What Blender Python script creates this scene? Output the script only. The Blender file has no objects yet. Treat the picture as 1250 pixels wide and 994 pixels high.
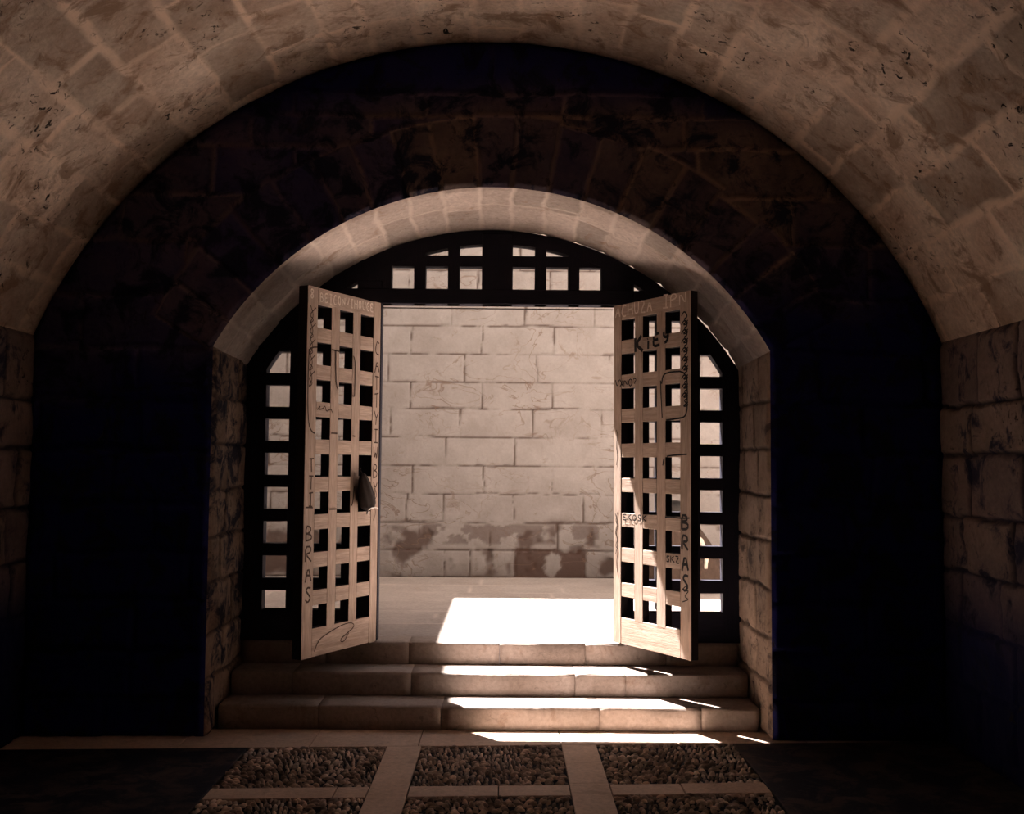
import bpy, bmesh, math, random
import numpy as np
from mathutils import Vector, Matrix

# ------------------------------------------------------------------ camera, sky, sun, exposure
SC = bpy.context.scene
COL = SC.collection
SC.view_settings.view_transform = 'Standard'
SC.view_settings.look = 'None'
SC.view_settings.exposure = 0.0
SC.view_settings.gamma = 1.0
SC.view_settings.use_curve_mapping = False
SC.cycles.max_bounces = 14
SC.cycles.diffuse_bounces = 10
SC.cycles.glossy_bounces = 4
SC.cycles.sample_clamp_indirect = 20.0
SC.cycles.use_denoising = True
SC.cycles.caustics_reflective = False

FPX = 1250.0
pitch = math.atan(70 / FPX); yaw = math.atan(7 / FPX); roll = 0.008
cd = bpy.data.cameras.new('camera'); cam = bpy.data.objects.new('camera', cd); COL.objects.link(cam)
cd.sensor_width = 36.0; cd.lens = 36.0 * FPX / 1250.0; cd.clip_start = 0.05; cd.clip_end = 200
_f = Vector((math.sin(yaw) * math.cos(pitch), math.cos(yaw) * math.cos(pitch), math.sin(pitch)))
_r0 = Vector((math.cos(yaw), -math.sin(yaw), 0)); _u0 = _r0.cross(_f)
_r = math.cos(roll) * _r0 + math.sin(roll) * _u0; _u = -math.sin(roll) * _r0 + math.cos(roll) * _u0
m = Matrix((_r, _u, -_f)).transposed().to_4x4(); m.translation = Vector((0, 0, 1.5))
cam.matrix_world = m
SC.camera = cam

SKY_STRENGTH = 0.65
SUN_STRENGTH = 54.0
w = bpy.data.worlds.new('sky'); SC.world = w; w.use_nodes = True
bg = w.node_tree.nodes['Background']
bg.inputs['Color'].default_value = (0.80, 0.86, 1.0, 1); bg.inputs['Strength'].default_value = SKY_STRENGTH

SUN_L, SUN_V = 0.92, 2.36          # sideways and downward travel of the light per metre towards the passage
sd = bpy.data.lights.new('sun', 'SUN'); sun = bpy.data.objects.new('sun', sd); COL.objects.link(sun)
sd.energy = SUN_STRENGTH; sd.angle = math.radians(0.55); sd.color = (1.0, 0.94, 0.90)
sun.rotation_euler = Vector((SUN_L, -1.0, -SUN_V)).to_track_quat('-Z', 'Y').to_euler()
sun.location = (-6, 14, 16)

# ------------------------------------------------------------------ numpy noise
def _hash(i, j, seed):
    h = (i.astype(np.int64) * 374761393 + j.astype(np.int64) * 668265263 + seed * 1442695041) & 0xffffffff
    h = ((h ^ (h >> 13)) * 1274126177) & 0xffffffff
    return ((h ^ (h >> 16)) & 0xffffff) / float(0xffffff)

def vnoise(x, y, seed=0):
    i = np.floor(x); j = np.floor(y); fx = x - i; fy = y - j
    fx = fx * fx * (3 - 2 * fx); fy = fy * fy * (3 - 2 * fy)
    a = _hash(i, j, seed); b = _hash(i + 1, j, seed); c = _hash(i, j + 1, seed); d = _hash(i + 1, j + 1, seed)
    return (a * (1 - fx) + b * fx) * (1 - fy) + (c * (1 - fx) + d * fx) * fy

def fbm(x, y, seed=0, n=4):
    s = 0.0; a = 0.5; t = 0.0
    for k in range(n):
        s = s + a * vnoise(x * 2 ** k + 17.3 * k, y * 2 ** k - 9.1 * k, seed + k); t += a; a *= 0.5
    return s / t

def sstep(a, b, x):
    t = np.clip((x - a) / (b - a), 0, 1); return t * t * (3 - 2 * t)

def field(u, v, rows, seed=0):
    """rows: list of (v0, [joint positions in u]); returns distance to nearest joint, random tone per stone"""
    rows = sorted(rows, key=lambda r: r[0])
    vs = np.array([r[0] for r in rows])
    idx = np.clip(np.searchsorted(vs, v.ravel(), side='right') - 1, 0, len(rows) - 1).reshape(v.shape)
    nxt = np.append(vs[1:], vs[-1] + 10)
    dist = np.minimum(np.abs(v - vs[idx]), np.abs(nxt[idx] - v))
    sid = np.zeros(v.shape)
    for k, (v0, js) in enumerate(rows):
        mk = idx == k
        if not mk.any(): continue
        js = np.array(sorted(js)); uu = u[mk]
        q = np.searchsorted(js, uu)
        lo = js[np.clip(q - 1, 0, len(js) - 1)]; hi = js[np.clip(q, 0, len(js) - 1)]
        dist[mk] = np.minimum(dist[mk], np.minimum(np.abs(uu - lo), np.abs(hi - uu)))
        sid[mk] = _hash(q.astype(float), np.full(q.shape, k * 7.0), seed + 5)
    return dist, sid

# ------------------------------------------------------------------ object helpers
def tag(o, label=None, cat=None, group=None, kind=None):
    if label: o['label'] = label
    if cat: o['category'] = cat
    if group: o['group'] = group
    if kind: o['kind'] = kind
    return o

def grid_mesh(name, P, mat, attrs=None, smooth=True, parent=None):
    """P: (n, m, 3) array of points -> one mesh object"""
    n, mm = P.shape[:2]
    me = bpy.data.meshes.new(name)
    ii = np.arange(n * mm).reshape(n, mm)
    q = np.stack([ii[:-1, :-1], ii[1:, :-1], ii[1:, 1:], ii[:-1, 1:]], -1).reshape(-1, 4)
    me.vertices.add(n * mm); me.vertices.foreach_set('co', P.reshape(-1).astype(np.float32))
    me.loops.add(q.size); me.loops.foreach_set('vertex_index', q.reshape(-1).astype(np.int32))
    me.polygons.add(len(q)); me.polygons.foreach_set('loop_start', np.arange(0, q.size, 4, dtype=np.int32))
    me.polygons.foreach_set('use_smooth', np.full(len(q), smooth))
    me.update(calc_edges=True); me.validate()
    for k, a in (attrs or {}).items():
        at = me.attributes.new(k, 'FLOAT', 'POINT'); at.data.foreach_set('value', np.ascontiguousarray(a, dtype=np.float32).ravel())
    me.materials.append(mat)
    o = bpy.data.objects.new(name, me); COL.objects.link(o)
    if parent: o.parent = parent
    return o

def obj(name, bm, mat, parent=None, smooth=False):
    me = bpy.data.meshes.new(name)
    bmesh.ops.recalc_face_normals(bm, faces=bm.faces)
    bm.to_mesh(me); bm.free(); me.materials.append(mat)
    for p in me.polygons: p.use_smooth = smooth
    o = bpy.data.objects.new(name, me); COL.objects.link(o)
    if parent: o.parent = parent
    return o

def empty(name, loc, rz=0.0):
    o = bpy.data.objects.new(name, None); COL.objects.link(o); o.location = loc; o.rotation_euler = (0, 0, rz)
    o.empty_display_size = 0.2
    return o

def box(bm, x0, x1, y0, y1, z0, z1, bev=0.003, jit=0.0, rnd=random):
    vs = [bm.verts.new((x + rnd.uniform(-jit, jit), y, z + rnd.uniform(-jit, jit))) for x in (x0, x1) for y in (y0, y1) for z in (z0, z1)]
    F = [(0, 1, 3, 2), (4, 6, 7, 5), (0, 4, 5, 1), (2, 3, 7, 6), (0, 2, 6, 4), (1, 5, 7, 3)]
    fs = [bm.faces.new([vs[i] for i in f]) for f in F]
    if bev > 0:
        es = list({e for f in fs for e in f.edges})
        bmesh.ops.bevel(bm, geom=es, offset=bev, segments=1, profile=0.5, affect='EDGES')

def prism(bm, poly, y0, y1):
    """polygon in XZ extruded along Y"""
    a = [bm.verts.new((x, y0, z)) for x, z in poly]; b = [bm.verts.new((x, y1, z)) for x, z in poly]
    n = len(poly)
    bm.faces.new(a); bm.faces.new(b[::-1])
    for i in range(n): bm.faces.new((a[i], b[i], b[(i + 1) % n], a[(i + 1) % n]))

def tube(bm, pts, r, seg=8, closed=False):
    rings = []
    n = len(pts); pts = [Vector(p) for p in pts]
    for i, p in enumerate(pts):
        if closed: t = pts[(i + 1) % n] - pts[i - 1]
        else: t = pts[min(i + 1, n - 1)] - pts[max(i - 1, 0)]
        t.normalize(); a = t.orthogonal().normalized() if not rings else None
        if a is None:
            a = (prev - prev.dot(t) * t).normalized()
        prev = a; b = t.cross(a); rr = r[i] if isinstance(r, (list, tuple)) else r
        rings.append([bm.verts.new(p + rr * (math.cos(2 * math.pi * k / seg) * a + math.sin(2 * math.pi * k / seg) * b)) for k in range(seg)])
    for i in range(n if closed else n - 1):
        A = rings[i]; B = rings[(i + 1) % n]
        for k in range(seg): bm.faces.new((A[k], A[(k + 1) % seg], B[(k + 1) % seg], B[k]))
    if not closed: bm.faces.new(rings[0][::-1]); bm.faces.new(rings[-1])

# ------------------------------------------------------------------ materials
def _nt(name):
    mt = bpy.data.materials.new(name); mt.use_nodes = True; nt = mt.node_tree
    b = nt.nodes['Principled BSDF']; b.inputs['Specular IOR Level'].default_value = 0.25
    return mt, nt, b

def N(nt, t, **kw):
    n = nt.nodes.new(t)
    for k, v in kw.items(): setattr(n, k, v)
    return n

def mixc(nt, fac, a, b, mode='MIX'):
    n = N(nt, 'ShaderNodeMix', data_type='RGBA', blend_type=mode)
    for sock, val in ((n.inputs[0], fac), (n.inputs[6], a), (n.inputs[7], b)):
        if isinstance(val, (int, float)): sock.default_value = val
        elif isinstance(val, tuple): sock.default_value = (*val, 1) if len(val) == 3 else val
        else: nt.links.new(val, sock)
    return n.outputs[2]

def ramp(nt, inp, stops):
    r = N(nt, 'ShaderNodeValToRGB'); nt.links.new(inp, r.inputs[0])
    while len(r.color_ramp.elements) < len(stops): r.color_ramp.elements.new(0.5)
    for e, (p, c) in zip(r.color_ramp.elements, stops):
        e.position = p; e.color = (c, c, c, 1) if isinstance(c, (int, float)) else (*c, 1)
    return r.outputs[0]

def noise(nt, co, scale, detail=6, rough=0.6, dist=0.0, vec_scale=None):
    if vec_scale:
        mp = N(nt, 'ShaderNodeMapping'); mp.inputs['Scale'].default_value = vec_scale; nt.links.new(co, mp.inputs[0]); co = mp.outputs[0]
    n = N(nt, 'ShaderNodeTexNoise'); nt.links.new(co, n.inputs['Vector'])
    n.inputs['Scale'].default_value = scale; n.inputs['Detail'].default_value = detail; n.inputs['Roughness'].default_value = rough
    n.inputs['Distortion'].default_value = dist
    return n.outputs[0]

def stone_mat(name, base, base2, mortar, stain=(0.10, 0.06, 0.04), stain_amt=0.35, stain_lo=0.56, pits=0.5, veins=0.0, bump=0.5, rough=0.85,
              tone_amt=0.35, grain=1.0, tone_tint=None, fine=1.0):
    mt, nt, b = _nt(name); L = nt.links
    co = N(nt, 'ShaderNodeTexCoord').outputs['Object']
    j = N(nt, 'ShaderNodeAttribute', attribute_name='joint').outputs['Fac']
    t = N(nt, 'ShaderNodeAttribute', attribute_name='tone').outputs['Fac']
    n1 = noise(nt, co, 3.1 * grain, 8, 0.62)
    c = mixc(nt, ramp(nt, n1, [(0.35, 0.0), (0.65, 1.0)]), base, base2)
    if not tone_tint: c = mixc(nt, 1.0, c, ramp(nt, t, [(0.0, 1 - tone_amt), (1.0, 1.0)]), 'MULTIPLY')
    n2 = noise(nt, co, 38 * grain, 5, 0.7)
    c = mixc(nt, 1.0, c, ramp(nt, n2, [(0.3, 1 - .22 * fine), (0.7, 1 + .12 * fine)]), 'MULTIPLY')
    c = mixc(nt, j, c, mortar)
    if tone_tint: c = mixc(nt, t, tone_tint, c)
    n3 = noise(nt, co, 5.5 * grain, 9, 0.7, 0.6)
    s = ramp(nt, n3, [(stain_lo, 0.0), (stain_lo + 0.10, stain_amt)])
    c = mixc(nt, s, c, stain)
    hgt = mixc(nt, 0.5, n1, n2)
    if pits > 0:
        n4 = noise(nt, co, 21 * grain, 4, 0.65, 0.8)
        n5 = noise(nt, co, 2.3, 3, 0.5)
        pm = N(nt, 'ShaderNodeMath', operation='MULTIPLY')
        L.new(ramp(nt, n4, [(0.60, 0.0), (0.645, 1.0)]), pm.inputs[0]); L.new(ramp(nt, n5, [(0.46, 0.0), (0.6, pits)]), pm.inputs[1])
        c = mixc(nt, pm.outputs[0], c, (0.03, 0.02, 0.014))
        hgt = mixc(nt, pm.outputs[0], hgt, (0, 0, 0))
    if veins > 0:
        nv = noise(nt, co, 2.2, 3, 0.55, 1.2, vec_scale=(1.0, 1.0, 1.7))
        v = ramp(nt, nv, [(0.485, 0.0), (0.5, veins), (0.515, 0.0)])
        nv2 = noise(nt, co, 1.6, 2, 0.5)
        vm = N(nt, 'ShaderNodeMath', operation='MULTIPLY'); L.new(v, vm.inputs[0]); L.new(ramp(nt, nv2, [(0.42, 0.0), (0.6, 1.0)]), vm.inputs[1])
        c = mixc(nt, vm.outputs[0], c, stain)
        hgt = mixc(nt, vm.outputs[0], hgt, (0, 0, 0))
    L.new(c, b.inputs['Base Color']); b.inputs['Roughness'].default_value = rough
    bp = N(nt, 'ShaderNodeBump'); bp.inputs['Strength'].default_value = bump; bp.inputs['Distance'].default_value = 0.012
    L.new(hgt, bp.inputs['Height']); L.new(bp.outputs[0], b.inputs['Normal'])
    return mt

def wood_mat(name, c0, c1, axis='z', rough=0.75, bump=0.4, scale=1.0):
    mt, nt, b = _nt(name); L = nt.links
    co = N(nt, 'ShaderNodeTexCoord').outputs['Object']
    vs = {'z': (14, 14, 1.1), 'x': (1.1, 14, 14)}[axis]
    n1 = noise(nt, co, 2.0 * scale, 6, 0.6, 1.4, vec_scale=vs)
    n2 = noise(nt, co, 9 * scale, 4, 0.7, 0.3, vec_scale=vs)
    n3 = noise(nt, co, 2.4, 4, 0.6)
    c = mixc(nt, ramp(nt, n1, [(0.3, 0.0), (0.7, 1.0)]), c0, c1)
    c = mixc(nt, 1.0, c, ramp(nt, n2, [(0.3, 0.72), (0.7, 1.1)]), 'MULTIPLY')
    c = mixc(nt, 1.0, c, ramp(nt, n3, [(0.3, 0.75), (0.7, 1.05)]), 'MULTIPLY')
    L.new(c, b.inputs['Base Color']); b.inputs['Roughness'].default_value = rough
    bp = N(nt, 'ShaderNodeBump'); bp.inputs['Strength'].default_value = bump; bp.inputs['Distance'].default_value = 0.004
    L.new(n2, bp.inputs['Height']); L.new(bp.outputs[0], b.inputs['Normal'])
    return mt

def plain(name, c, rough=0.8, metal=0.0, nscale=20, var=0.25):
    mt, nt, b = _nt(name)
    co = N(nt, 'ShaderNodeTexCoord').outputs['Object']
    n = noise(nt, co, nscale, 5, 0.6)
    cc = mixc(nt, 1.0, c, ramp(nt, n, [(0.3, 1 - var), (0.7, 1 + var * 0.5)]), 'MULTIPLY')
    nt.links.new(cc, b.inputs['Base Color']); b.inputs['Roughness'].default_value = rough; b.inputs['Metallic'].default_value = metal
    return mt

M_VAULT = stone_mat('vault_stone', (0.58, 0.41, 0.31), (0.88, 0.71, 0.58), (0.86, 0.66, 0.52), stain=(0.24, 0.14, 0.085), stain_amt=0.75, stain_lo=0.52, pits=1.0, bump=1.0, tone_amt=0.42)
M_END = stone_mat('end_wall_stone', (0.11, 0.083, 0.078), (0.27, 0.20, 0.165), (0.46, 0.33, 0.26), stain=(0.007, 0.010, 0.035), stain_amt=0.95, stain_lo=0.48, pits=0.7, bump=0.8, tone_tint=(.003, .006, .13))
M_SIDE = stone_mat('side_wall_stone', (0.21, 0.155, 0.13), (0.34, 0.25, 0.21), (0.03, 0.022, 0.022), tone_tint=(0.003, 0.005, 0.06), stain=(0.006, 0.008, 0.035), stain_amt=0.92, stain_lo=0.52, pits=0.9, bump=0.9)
M_SOFFIT = stone_mat('archway_stone', (0.52, 0.42, 0.36), (0.64, 0.54, 0.48), (0.68, 0.58, 0.51), stain=(0.30, 0.18, 0.11), stain_amt=0.6, stain_lo=0.57, pits=0.25, bump=0.5)
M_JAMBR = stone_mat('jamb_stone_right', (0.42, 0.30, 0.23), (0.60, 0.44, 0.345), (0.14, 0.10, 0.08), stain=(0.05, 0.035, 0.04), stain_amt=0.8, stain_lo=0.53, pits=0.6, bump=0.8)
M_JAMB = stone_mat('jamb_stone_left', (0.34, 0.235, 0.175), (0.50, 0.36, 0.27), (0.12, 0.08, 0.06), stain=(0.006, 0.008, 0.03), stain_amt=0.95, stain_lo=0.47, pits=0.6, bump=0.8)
M_FAR = stone_mat('courtyard_wall_stone', (0.215, 0.188, 0.175), (0.265, 0.238, 0.225), (0.07, 0.048, 0.04), stain=(0.13, 0.085, 0.062), stain_amt=0.6, stain_lo=0.60, pits=0.0, veins=0.75, bump=0.4, tone_tint=(0.055, 0.028, 0.02), fine=.4)
M_STREET = stone_mat('street_slab_stone', (0.45, 0.37, 0.325), (0.52, 0.44, 0.395), (0.62, 0.52, 0.46), stain=(0.36, 0.27, 0.2), stain_amt=0.3, pits=0.0, bump=0.2, rough=0.7, tone_amt=0.15)
M_STEP = stone_mat('step_stone', (0.33, 0.26, 0.22), (0.42, 0.345, 0.305), (0.2, 0.14, 0.1), stain=(0.20, 0.12, 0.08), stain_amt=0.5, pits=0.3, bump=0.5, rough=0.7, tone_amt=0.0)
M_SLAB = stone_mat('passage_slab_stone', (0.60, 0.44, 0.34), (0.70, 0.54, 0.44), (0.2, 0.14, 0.1), stain=(0.2, 0.13, 0.09), stain_amt=0.3, pits=0.15, bump=0.3, rough=0.65, tone_amt=0.0)
M_DARKSLAB = stone_mat('shaded_slab_stone', (0.05, 0.037, 0.035), (0.09, 0.065, 0.055), (0.02, 0.015, 0.02), stain=(0.004, 0.006, 0.02), stain_amt=0.95, stain_lo=0.44, pits=0.15, bump=0.3, rough=0.65, tone_amt=0.0)  # darker slab stone: shade along the passage sides put into the colour
M_GROUT = plain('dark_mortar', (0.012, 0.010, 0.014), 0.95)
M_PEBBLE = plain('pebble_stone', (0.95, 0.76, 0.64), 0.55, nscale=14, var=0.6)
M_WOODV = wood_mat('weathered_wood_upright', (0.46, 0.33, 0.255), (0.66, 0.51, 0.42), 'z')
M_WOODH = wood_mat('weathered_wood_rail', (0.46, 0.33, 0.255), (0.68, 0.53, 0.44), 'x')
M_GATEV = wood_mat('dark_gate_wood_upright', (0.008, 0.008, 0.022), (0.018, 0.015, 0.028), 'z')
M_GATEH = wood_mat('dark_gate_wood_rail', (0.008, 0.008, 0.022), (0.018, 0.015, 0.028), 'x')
M_EDGE = wood_mat('shaded_side_wood', (0.016, 0.012, 0.020), (0.035, 0.026, 0.028), 'z')  # darkened leaf wood: shade painted onto the side and back faces
M_IRON = plain('dark_iron', (0.03, 0.025, 0.022), 0.6, 0.6)
M_INK = plain('black_marker', (0.012, 0.01, 0.012), 0.7)
M_INKB = plain('brown_marker', (0.07, 0.042, 0.03), 0.8)
M_CHALK = plain('pale_scratch', (0.85, 0.74, 0.65), 0.9)
M_PLASTER = plain('house_plaster', (0.62, 0.55, 0.48), 0.9, nscale=3)
M_CLOTH = plain('dark_cloth', (0.06, 0.038, 0.028), 0.95, nscale=30)
M_PALE = plain('pale_strap', (0.5, 0.42, 0.35), 0.9)
M_LEATHER = plain('dark_leather', (0.025, 0.016, 0.013), 0.9, nscale=40)
M_STEEL = plain('worn_steel', (0.6, 0.55, 0.5), 0.4, 0.7)

# ------------------------------------------------------------------ key dimensions (metres; floor of the passage is z = 0)
WY = 5.70                 # inner face of the end wall
GY = 6.40                 # inner face of the timber gate
VX, VZ, VR = -0.102, 1.146, 2.750     # vault circle
HALF = 2.540; SPR = 2.200
AX = -0.083; JH = 1.5575              # archway centre and half width
AZ, AR = 1.277, 1.783                 # inner face arch circle
BZ, BR = 1.172, 1.812                 # arch circle at the gate
ZL = 0.40                             # landing / street level
rg = random.Random(5)

def jit_rows(v_list, u0, u1, mean, rnd, spread=0.2, given=None):
    rows = []
    for k, v in enumerate(v_list):
        js = []
        u = u0 - rnd.uniform(0, mean)
        while u < u1 + mean:
            js.append(u); u += mean * rnd.uniform(1 - spread, 1 + spread)
        g = (given or {}).get(k)
        if g:
            js = [x for x in js if x < min(g) - mean * 0.6 or x > max(g) + mean * 0.6] + list(g)
        rows.append((v, js))
    return rows

# ------------------------------------------------------------------ vault (ceiling)
def make_vault():
    S = math.asin(HALF / VR) * VR
    s = np.linspace(-S, S, 420)
    y = np.concatenate([np.linspace(-7.0, 2.9, 70), np.linspace(2.92, WY, 240)])
    ss, yy = np.meshgrid(s, y, indexing='ij')
    cs = [-2.95, -2.66, -2.40, -2.15, -1.91, -1.65, -1.38, -1.10, -0.81, -0.61, -0.355, -0.085, 0.155, 0.425, 0.66, 0.915, 1.17, 1.41, 1.66, 1.905, 2.185, 2.455, 2.73]
    given = {18: [4.41], 19: [4.17, 4.36 + .25], 20: [3.95, 4.57], 21: [4.17, 4.79], 22: [4.59, 3.9], 20 + 0: [3.95, 4.57]}
    cs = [c * 1.098 for c in cs]; given = {k: [y_ * 1.098 for y_ in v] for k, v in given.items()}
    rows = jit_rows(cs, -7, 5.7, 0.57, rg, 0.25, given)
    wu = (fbm(ss * 5, yy * 5, 3) - 0.5) * 0.06; wv = (fbm(ss * 5, yy * 5, 13) - 0.5) * 0.06
    d, t = field(yy + wu, ss + wv, rows, 2)
    wdt = 0.010 + 0.028 * sstep(0.3, 0.75, fbm(ss * 2.2, yy * 2.2, 23))
    j = 1 - sstep(wdt * 0.35, wdt, d)
    edge = sstep(0.0, 0.03, S - np.abs(ss)) * sstep(0.0, 0.03, WY - yy)
    disp = (0.008 * (1 - j) * (fbm(ss * 1.7, yy * 1.7, 33) - 0.2) * 2 + 0.018 * (fbm(ss * 9, yy * 9, 43, 5) - 0.5) + 0.01 * (t - 0.5) * (1 - j)) * edge
    disp -= 0.012 * sstep(0.62, 0.72, fbm(ss * 12, yy * 12, 53, 4)) * sstep(0.5, 0.65, fbm(ss * 1.5, yy * 1.5, 63)) * edge
    r = VR - disp
    a = ss / VR
    P = np.stack([VX + r * np.sin(a), yy, VZ + r * np.cos(a)], -1)
    o = grid_mesh('ceiling', P, M_VAULT, {'joint': j * 0.8 * (.45 + .55 * sstep(.3, .6, fbm(ss * 3, yy * 3, 77))), 'tone': t})
    tag(o, kind='structure')
make_vault()

# ------------------------------------------------------------------ side walls of the passage
def make_side(name, X, sgn, seed):
    y = np.concatenate([np.linspace(-7.0, 2.9, 60), np.linspace(2.92, WY, 200)])
    z = np.linspace(-.05, SPR, 152)
    yy, zz = np.meshgrid(y, z, indexing='ij')
    cs = [0.0, 0.08, 0.37, 0.66, 0.95, 1.24, 1.57, 1.83]
    rr = random.Random(seed)
    rows = jit_rows(cs, -7, 5.7, 0.5, rr, 0.3)
    wu = (fbm(yy * 6, zz * 6, seed) - 0.5) * 0.05; wv = (fbm(yy * 6, zz * 6, seed + 9) - 0.5) * 0.04
    d, t = field(yy + wu, zz + wv, rows, seed)
    j = 1 - sstep(0.005, 0.017, d)
    edge = sstep(0, 0.03, SPR - zz) * sstep(0, 0.03, WY - yy)
    disp = (0.02 * (1 - j) + 0.028 * (fbm(yy * 7, zz * 7, seed + 3, 5) - 0.5) + 0.012 * (t - .5)) * edge
    P = np.stack([X - sgn * disp, yy, zz], -1)
    t = (.7 + .3 * t) * sstep(.35, 1.5, zz + (fbm(yy * 2, zz * 2, 5) - .5) * .8)  # painted shade: tone sinks to navy toward the floor
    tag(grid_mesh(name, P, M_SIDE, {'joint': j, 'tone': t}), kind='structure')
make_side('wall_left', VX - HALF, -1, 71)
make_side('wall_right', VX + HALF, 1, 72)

# ------------------------------------------------------------------ end wall with the arched opening
VOUS = [-55.5, -49, -42, -34.6, -28.2, -21.9, -15.6, -9.5, -2.6, 3.5, 10, 16.4, 23.1, 29.6, 36.2, 43, 49.6, 56]
def make_end_wall():
    th0 = math.asin(JH / AR); ztop = AZ + AR * math.cos(th0)
    nz, na, nr = 110, 460, 90
    inner, outer = [], []
    for k in range(nz):
        z = ztop * k / nz; inner.append((AX - JH, z)); outer.append((VX - HALF, z))
    for k in range(na + 1):
        f = -1 + 2 * k / na; th = f * th0; ps = f * math.pi / 2
        inner.append((AX + AR * math.sin(th), AZ + AR * math.cos(th)))
        ox, oz = VX, ztop; dx, dz = math.sin(ps), math.cos(ps)
        cz_ = oz - VZ; b_ = dz * cz_; c_ = cz_ * cz_ - VR * VR
        t = -b_ + math.sqrt(b_ * b_ - c_)
        x, zz = ox + dx * t, oz + dz * t
        x = max(VX - HALF, min(VX + HALF, x)); outer.append((x, zz))
    for k in range(nz):
        z = ztop * (nz - 1 - k) / nz; inner.append((AX + JH, z)); outer.append((VX + HALF, z))
    I = np.array(inner)[:, None, :]; O = np.array(outer)[:, None, :]
    f = np.linspace(0, 1, nr)[None, :, None]
    XZ = I * (1 - f) + O * f; X, Z = XZ[..., 0], XZ[..., 1]
    rr = random.Random(9)
    zc = [0.0, 0.2, 0.46, 0.74, 1.0, 1.27, 1.56, 1.84, 2.13, 2.43, 2.74, 3.0, 3.28, 3.46, 3.595]
    rows = jit_rows(zc, -2.5, 2.4, 0.62, rr, 0.25, {13: [-0.47, 0.32], 14: [-1.2, -0.1, 0.9]})
    wu = (fbm(X * 6, Z * 6, 81) - 0.5) * 0.05; wv = (fbm(X * 6, Z * 6, 91) - 0.5) * 0.04
    d, t = field(X + wu, Z + wv, rows, 4)
    rad = np.hypot(X - AX + wu * .6, Z - AZ); ang = np.degrees(np.arctan2(X - AX + wu * .7, Z - AZ + wv * .7))
    va = np.array([-61.5] + VOUS + [61.5]); q = np.searchsorted(va, ang)
    lo = va[np.clip(q - 1, 0, len(va) - 1)]; hi = va[np.clip(q, 0, len(va) - 1)]
    dv = np.minimum(np.abs(ang - lo), np.abs(hi - ang)) * math.pi / 180 * rad
    RO = 2.19 + (_hash(q.astype(float), q * 0.0, 3) - 0.5) * 0.05
    ring = (rad < RO) & (np.abs(ang) < 61.5)
    dv = np.minimum(dv, np.abs(rad - RO))
    d = np.where(ring, dv, np.minimum(d, np.where(np.abs(ang) < 61.5, np.abs(rad - RO), 9)))
    t = np.where(ring, _hash(q.astype(float), q * 0.0, 11), t)
    j = 1 - sstep(0.006, 0.022, d)
    edge = sstep(0, 0.025, np.hypot(X - I[..., 0], Z - I[..., 1])) * sstep(0, 0.03, np.hypot(X - O[..., 0], Z - O[..., 1]))
    disp = (0.02 * (1 - j) + 0.02 * (fbm(X * 8, Z * 8, 101, 5) - .5) + 0.014 * (t - .5)) * edge
    P = np.stack([X, WY - disp, Z], -1)
    low = sstep(2.55, 2.0, Z + (fbm(X * 2.5, Z * 2.5, 111) - .5) * .5 - .12 * X) ; band = sstep(3.45, 3.75, Z + .1 * np.abs(X)) ; left = sstep(-.3, -1.3, X) * .45  # shade painted into the tone: lower wall, crown band and left side
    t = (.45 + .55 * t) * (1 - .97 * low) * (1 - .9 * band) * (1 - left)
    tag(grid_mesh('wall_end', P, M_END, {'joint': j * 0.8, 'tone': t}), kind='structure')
make_end_wall()

# ------------------------------------------------------------------ archway reveal: soffit and jambs
def make_soffit():
    th0 = math.asin(JH / AR); th1 = math.asin(JH / BR)
    na, ny = 420, 90
    f = np.linspace(-1, 1, na)[:, None]; g = np.linspace(0, 1, ny)[None, :]
    ff = f + 0 * g; gg = g + 0 * f
    xa = AX + AR * np.sin(ff * th0); za = AZ + AR * np.cos(ff * th0)
    xb = AX + BR * np.sin(ff * th1); zb = BZ + BR * np.cos(ff * th1)
    X = xa * (1 - gg) + xb * gg; Z = za * (1 - gg) + zb * gg; Y = WY + (GY + 0.025 - WY) * gg
    ang = np.degrees(ff * th0); u = Y - WY
    wv = (fbm(ang * 0.2, u * 6, 5) - .5) * 1.6; wu = (fbm(ang * .2, u * 6, 15) - .5) * .05
    va = np.array([-70] + VOUS + [70]); q = np.searchsorted(va, ang + wv)
    lo = va[np.clip(q - 1, 0, len(va) - 1)]; hi = va[np.clip(q, 0, len(va) - 1)]
    d = np.minimum(np.abs(ang + wv - lo), np.abs(hi - ang - wv)) * math.pi / 180 * AR
    mid = 0.22 + 0.22 * _hash(q.astype(float), q * 0.0, 77)
    d = np.minimum(d, np.abs(u + wu - mid))
    t = _hash(q.astype(float), (u > mid) * 1.0, 7)
    j = (1 - sstep(0.006, 0.02, d))
    edge = sstep(0, .025, u) * sstep(0, .02, 1 - np.abs(ff))
    disp = (0.006 * (1 - j) + 0.014 * (fbm(ang * .25, u * 8, 25, 5) - .5) + .006 * (t - .5)) * edge
    nx, nz_ = (X - AX) / AR, (Z - AZ) / AR
    P = np.stack([X - nx * disp, Y, Z - nz_ * disp], -1)
    tag(grid_mesh('trim_1', P, M_SOFFIT, {'joint': j * .6, 'tone': t}), kind='structure')

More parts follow.
